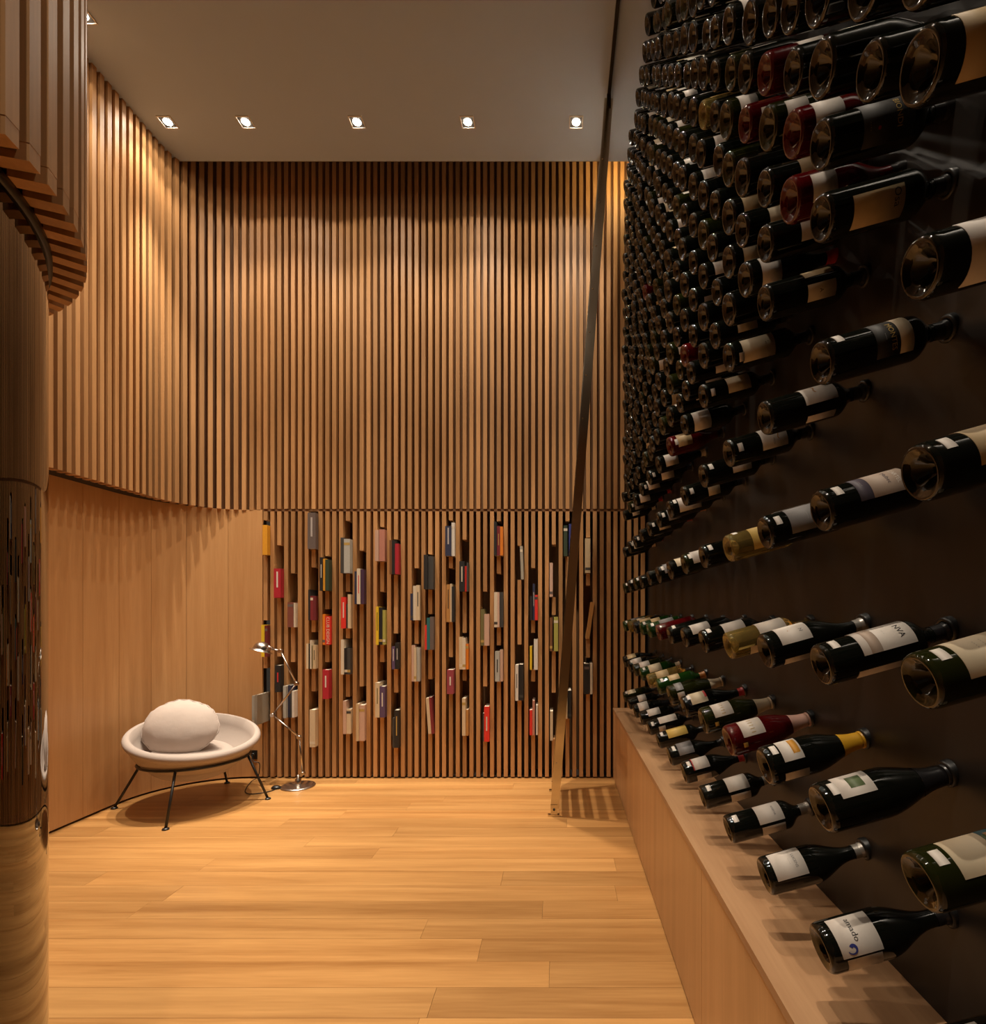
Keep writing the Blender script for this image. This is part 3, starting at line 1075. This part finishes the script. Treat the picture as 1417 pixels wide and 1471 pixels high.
NEAR['A', 6] = ('burg', 'black', [(.040, .105, 55, 50, 'grey')], 'black', 60, [], 'grey label')
NEAR['A', 7] = ('bord', 'black', [(.050, .145, 58, 46, 'yellow')], 'black', 60, [], 'mustard label')
NEAR['A', 8] = ('bord', 'black', [(.060, .155, 62, 40, W), (.05, .085, -18, 22, W)], 'black', 40, [], 'white label and barcode slip')
NEAR['B', 0] = ('bord', 'olive', [(.038, .172, 62, 44, 'cream'), (.092, .120, 62, 44, 'teal'), (.098, .108, 62, 30, 'ochre'), (.092, .098, 66, 22, 'green')], 'black', 66,
                [('ENSOL', .012, .145, 58, 'black')], 'cream label crossed by a teal landscape band')
NEAR['B', 1] = ('champ', 'black', [(.030, .092, 66, 34, W), (.052, .078, 66, 16, 'green')], 'black', 62, [], 'white label with a dark green panel')
NEAR['B', 2] = ('champ', 'black', [(.036, .082, 56, 40, W), (.062, .078, 60, 26, 'orange'), (.03, .085, -32, 16, W)], 'yellow', 62, [], 'white shield label and yellow foil')
NEAR['B', 3] = ('champ', 'red', [(.036, .098, 52, 38, W), (.030, .042, -12, 9, 'yellow')], 'pink', False, [('I I I I I', .018, .066, 50, 'gold')], 'white label on ruby glass and pink foil')
NEAR['B', 4] = ('champ', 'olive', [(.036, .098, 52, 38, W), (.030, .042, -12, 9, 'yellow')], 'cream', False, [('I I I I I', .018, .066, 50, 'gold')], 'white label and cream foil')
NEAR['B', 5] = ('burg', 'black', [(.028, .090, 55, 42, 'cream'), (.082, .090, 62, 25, 'red')], 'red', 62, [], 'cream label and red capsule')
NEAR['B', 6] = ('champ', 'olive', [(.030, .062, 62, 36, 'grey'), (.030, .06, -5, 20, W)], 'cream', False, [], 'dark grey label and pale back slip')
NEAR['C', 0] = ('bord', 'olive', [(.040, .168, 55, 58, 'cream')], 'black', 60, [('RIGON', .014, .130, 66, 'black'), ('Blanc', .010, .105, 55, 'black'), ('- - - - -', .006, .080, 58, 'grey'), ('- - - -', .006, .070, 58, 'grey')], 'large cream label')
NEAR['C', 1] = ('bord', 'black', [(.062, .158, 55, 50, W), (.076, .096, 55, 50, 'mauve'), (.050, .155, -50, 16, W)], 'black', 62, [('NVA', .014, .138, 48, 'black'), ('- - -', .006, .112, 55, 'grey')], 'white label with a grey band')
NEAR['C', 2] = ('burg', 'black', [(.030, .100, 58, 46, W), (.03, .09, -48, 14, W)], 'silver', False, [('N', .012, .082, 48, 'grey'), ('.', .020, .060, 55, 'ochre')], 'white label and silver capsule')
NEAR['C', 3] = ('bord', 'amber', [(.085, .160, 60, 46, W), (.05, .11, -40, 22, 'cream')], None, False, [], 'white label on clear golden glass')
NEAR['C', 4] = ('bord', 'black', [(.070, .140, 60, 46, W)], 'black', 60, [], 'white label')
NEAR['C', 5] = ('bord', 'black', [(.030, .100, 55, 46, W)], 'black', False, [], 'white label near the base')
NEAR['C', 6] = ('bord', 'black', [], 'black', 60, [], 'price sticker but no paper label')
NEAR['C', 7] = ('bord', 'red', [(.06, .12, -10, 30, W)], 'black', False, [], 'white label on ruby glass')
NEAR['D', 0] = ('bord', 'black', [(.052, .168, 38, 58, 'tan')], 'black', 44, [('Alma', .024, .120, 44, 'black'), ('- - - - - -', .006, .080, 44, 'grey')], 'golden tan label')
NEAR['D', 1] = ('bord', 'black', [(.054, .078, 42, 48, 'purple'), (.078, .146, 42, 48, 'mauve')], 'black', 44, [('CARTEL', .010, .128, 42, W), ('Malbec', .010, .112, 42, 'purple'), ('- - - -', .005, .066, 42, W)], 'mauve label with a purple foot')
NEAR['D', 2] = ('bord', 'black', [(.048, .150, 22, 52, 'grey'), (.03, .15, 92, 12, W)], 'black', 30, [('- - - - -', .006, .090, 20, W)], 'slate grey label')
NEAR['D', 3] = ('bord', 'amber', [(.060, .150, 20, 55, 'yellow')], None, 75, [], 'yellow label on clear golden glass')
NEAR['D', 4] = ('bord', 'black', [], 'black', 40, [], 'price sticker but no paper label')
NEAR['D', 5] = ('bord', 'olive', [(.030, .100, 40, 50, W)], 'yellow', 40, [], 'white label near the base')
NEAR['E', 0] = ('bord', 'black', [(.040, .155, -12, 72, W)], 'black', False, [('MONTES ALPHA', .0115, .100, -12, 'black'), ('- - - - -', .006, .082, -12, 'grey'), ('- - - - - -', .006, .068, -12, 'grey')], 'large white label in black capitals')
NEAR['E', 1] = ('bord', 'black', [(.082, .124, 15, 62, 'black'), (.124, .148, 15, 62, 'cream')], 'black', 42, [('MONTES', .013, .112, 4, 'gold'), ('- - - -', .005, .100, 4, W)], 'black and cream landscape label')
NEAR['E', 2] = ('bord', 'black', [(.082, .156, 38, 48, W), (.085, .15, -60, 14, W)], 'black', False, [('AITE', .011, .142, 58, 'grey'), ('~', .040, .112, 44, 'ochre')], 'white label with an olive leaf')
NEAR['E', 3] = ('bord', 'black', [(.085, .156, 15, 52, W)], 'black', 2, [('~', .036, .132, 10, 'ochre'), ('MILIA', .007, .118, -10, 'grey')], 'white label with a leaf over small capitals')
NEAR['E', 4] = ('bord', 'black', [(.090, .152, 15, 48, W)], 'black', 30, [], 'white label')
NEAR['E', 5] = ('bord', 'black', [(.085, .130, 5, 50, 'cream')], 'black', 10, [], 'cream label')
NEAR['E', 6] = ('bord', 'black', [(.036, .13, 10, 52, W)], 'black', 40, [], 'tall white label')
NEAR['F', 0] = ('burg', 'black', [(.030, .100, -15, 60, 'tan')], 'black', False, [], 'tan label')
NEAR['F', 1] = ('bord', 'black', [(.040, .132, -38, 40, 'tan'), (.05, .15, 72, 12, 'tan')], 'black', False, [('Osa', .018, .118, -26, 'black')], 'tan label with a black initial')
NEAR['F', 2] = ('bord', 'black', [(.085, .150, -32, 26, 'cream'), (.085, .150, 38, 18, 'tan')], 'black', False, [('A', .012, .115, -30, 'black')], 'two narrow cream labels')
NEAR['F', 3] = ('bord', 'black', [(.030, .120, -8, 48, 'cream')], 'black', -30, [(':.', .020, .100, 0, 'black'), ('- -', .006, .06, -10, 'ochre')], 'cream label sprinkled with dots')
NEAR['F', 4] = ('bord', 'black', [(.075, .150, 5, 40, 'cream')], 'black', -10, [], 'cream label')
NEAR['F', 5] = ('bord', 'black', [(.030, .095, -10, 60, W)], 'black', False, [], 'white label wrapped low')

ROWN = {'A': 'lowest row', 'B': 'second row', 'C': 'third row', 'D': 'fourth row', 'E': 'fifth row', 'F': 'sixth row'}
rg = random.Random(5)
count = 0
for row in 'ABCDEF':
    for k in range(13):
        d = D0 + P * k
        key = (row, k)
        if key in NEAR:
            sh, gl_, lb, cap, stk, tx, look = NEAR[key]
        else:
            sh = rg.choice(['bord', 'bord', 'burg', 'champ'] if row in 'AB' else ['bord', 'bord', 'bord', 'burg'])
            gl_ = rg.choice(['black'] * 6 + ['olive', 'green', 'amber'] if row in 'ABC' else ['black'] * 6 + ['olive', 'red'])
            pc = rg.choice(['white', 'white', 'cream', 'tan', 'grey'])
            base_phi = {'A': 58, 'B': 55, 'C': 50, 'D': 40, 'E': 20, 'F': 5}[row]
            z0 = rg.uniform(.03, .07)
            lb = [(z0, z0 + rg.uniform(.05, .045 + .03), base_phi + rg.uniform(-15, 15), rg.uniform(40, 52), pc)]
            if sh != 'bord':
                lb = [(.03, .092, base_phi + rg.uniform(-15, 15), rg.uniform(38, 48), pc)]
            cap = rg.choice(['black', 'black', 'black', 'red', 'cream', 'orange'])
            stk = rg.choice([False, base_phi])
            tx = []
            look = {'white': 'white', 'cream': 'cream', 'tan': 'tan', 'grey': 'grey'}[pc] + ' label'
            if gl_ != 'black':
                look += {'olive': ' on olive glass', 'green': ' on green glass', 'amber': ' on golden glass', 'red': ' on ruby glass'}[gl_]
        L = 'wine bottle with %s, %s above the worktop, %s from the slatted wall' % (look, ROWN[row], ORD[12 - k])
        words = L.split()
        if len(words) > 16:
            L = 'bottle with %s, %s, %s from slatted wall' % (look, ROWN[row], ORD[12 - k])
        jz = rg.uniform(-.004, .004)
        loc = (XB, d, ROWZ[row] + jz)
        bottle(loc, sh, gl_, lb, cap, stk, tx, L, 'bottles in the %s of the black wall' % ROWN[row], 32 if k < 5 else 20,
               'swirl' if key == ('A', 1) else None)
        holder(loc)
        count += 1

# dense upper field on the half pitch
def in_frame(x, y, z):
    u = VPX + FPX * x / y
    v = VPY - FPX * (z - CAMZ) / y
    return -60 < u < 1480 and v > -70


dense = []
for i in range(1, 19):
    z = ROWZ['F'] + i * P / 2
    for j in range(-1, 25):
        d = D0 + j * P / 2
        if d < .55:
            continue
        if not in_frame(XB, d, z):
            continue
        dense.append((d, z, i, j))
dense.sort()
LOOKS = []
for g_, lb_, w_ in (('black', 'white', 5), ('black', 'cream', 4), ('black', 'tan', 2), ('black', None, 7), ('black', 'grey', 1), ('olive', 'white', 1), ('olive', None, 1)):
    LOOKS += [(g_, lb_)] * w_
GN = {'black': 'black glass', 'olive': 'olive glass', 'red': 'ruby glass', 'green': 'green glass', 'amber': 'golden glass'}
special = {(1, 2): 'biondi', (2, 3): ('red', 'white'), (1, 3): ('red', 'white'), (4, 4): ('red', 'white'), (4, 5): ('red', 'white'),
           (6, 6): ('olive', 'white'), (5, 6): ('olive', 'white'), (7, 8): ('amber', 'yellow'), (8, 17): ('red', 'white'), (2, 10): ('red', 'white')}
singles = 300 - count
mass = MB()
massmats = [GL['black'], PM['white']]
for q, (d, z, i, j) in enumerate(dense):
    g_, pc = rg.choice(LOOKS)
    loc = (XB + rg.choice([0, 0, 0, .006, -.008, .012]), d, z + rg.uniform(-.005, .005))
    sh = rg.choice(['bord', 'bord', 'bord', 'burg', 'burg', 'champ'])
    phi = rg.choice([rg.uniform(-30, 10), rg.uniform(-70, 80), 70])
    sp = special.get((i, j))
    if q < singles:
        if sp == 'biondi':
            bottle((XB, d, z), 'bord', 'black', [(.058, .150, -8, 62, 'black')], 'black', False,
                   [('BIONDI', .014, .122, -6, 'gold'), ('- - - - -', .006, .138, -8, 'gold'), ('- - - -', .006, .070, -25, 'gold'), ('.', .05, .098, -32, 'red')],
                   'black glass wine bottle with a black label lettered in gold', 'bottles in the dense upper rows', 32)
            continue
        if sp:
            g_, pc = sp
        lbs = []
        if pc:
            z0 = rg.uniform(.025, .085)
            ln = rg.uniform(.055, .075) if sh == 'bord' else rg.uniform(.05, .065)
            if sh != 'bord':
                z0 = .030
            lbs = [(round(z0, 2), round(z0, 2) + round(ln, 2), round(phi / 15) * 15, rg.choice([35, 45, 55]), pc)]
        lab = '%s bottle %s, %s row up, %s from slatted wall' % (GN[g_], 'with %s label' % pc if pc else 'showing no label', ORD[5 + i], ORD[24 - j])
        bottle(loc, sh, g_, lbs, rg.choice(['black', 'black', 'silver', 'red']) if d < 2.2 else None, False, [], lab, 'bottles in the dense upper rows', 24 if d < 1.6 else 16)
    else:
        r, fn = SHAPE[sh]
        Mx = Matrix.Translation(loc) @ AXQ.to_matrix().to_4x4()
        mass.lathe(fn(r), 12, 0, M=Mx)
        if pc:
            mass.lathe([(r, .04), (r + .0007, .04), (r + .0007, .10), (r, .10)], 8, 1, M=Mx, smooth=True, sweep=R(90), start=R(-phi - 45))
if mass.v:
    mo = mass.build('far_wine_bottles', massmats)
    mo['kind'] = 'stuff'
    tag(mo, 'mass of dark wine bottles at the far end of the dense upper rows', 'bottles')
print('bottles single', count + min(singles, len(dense)), 'dense total', len(dense))
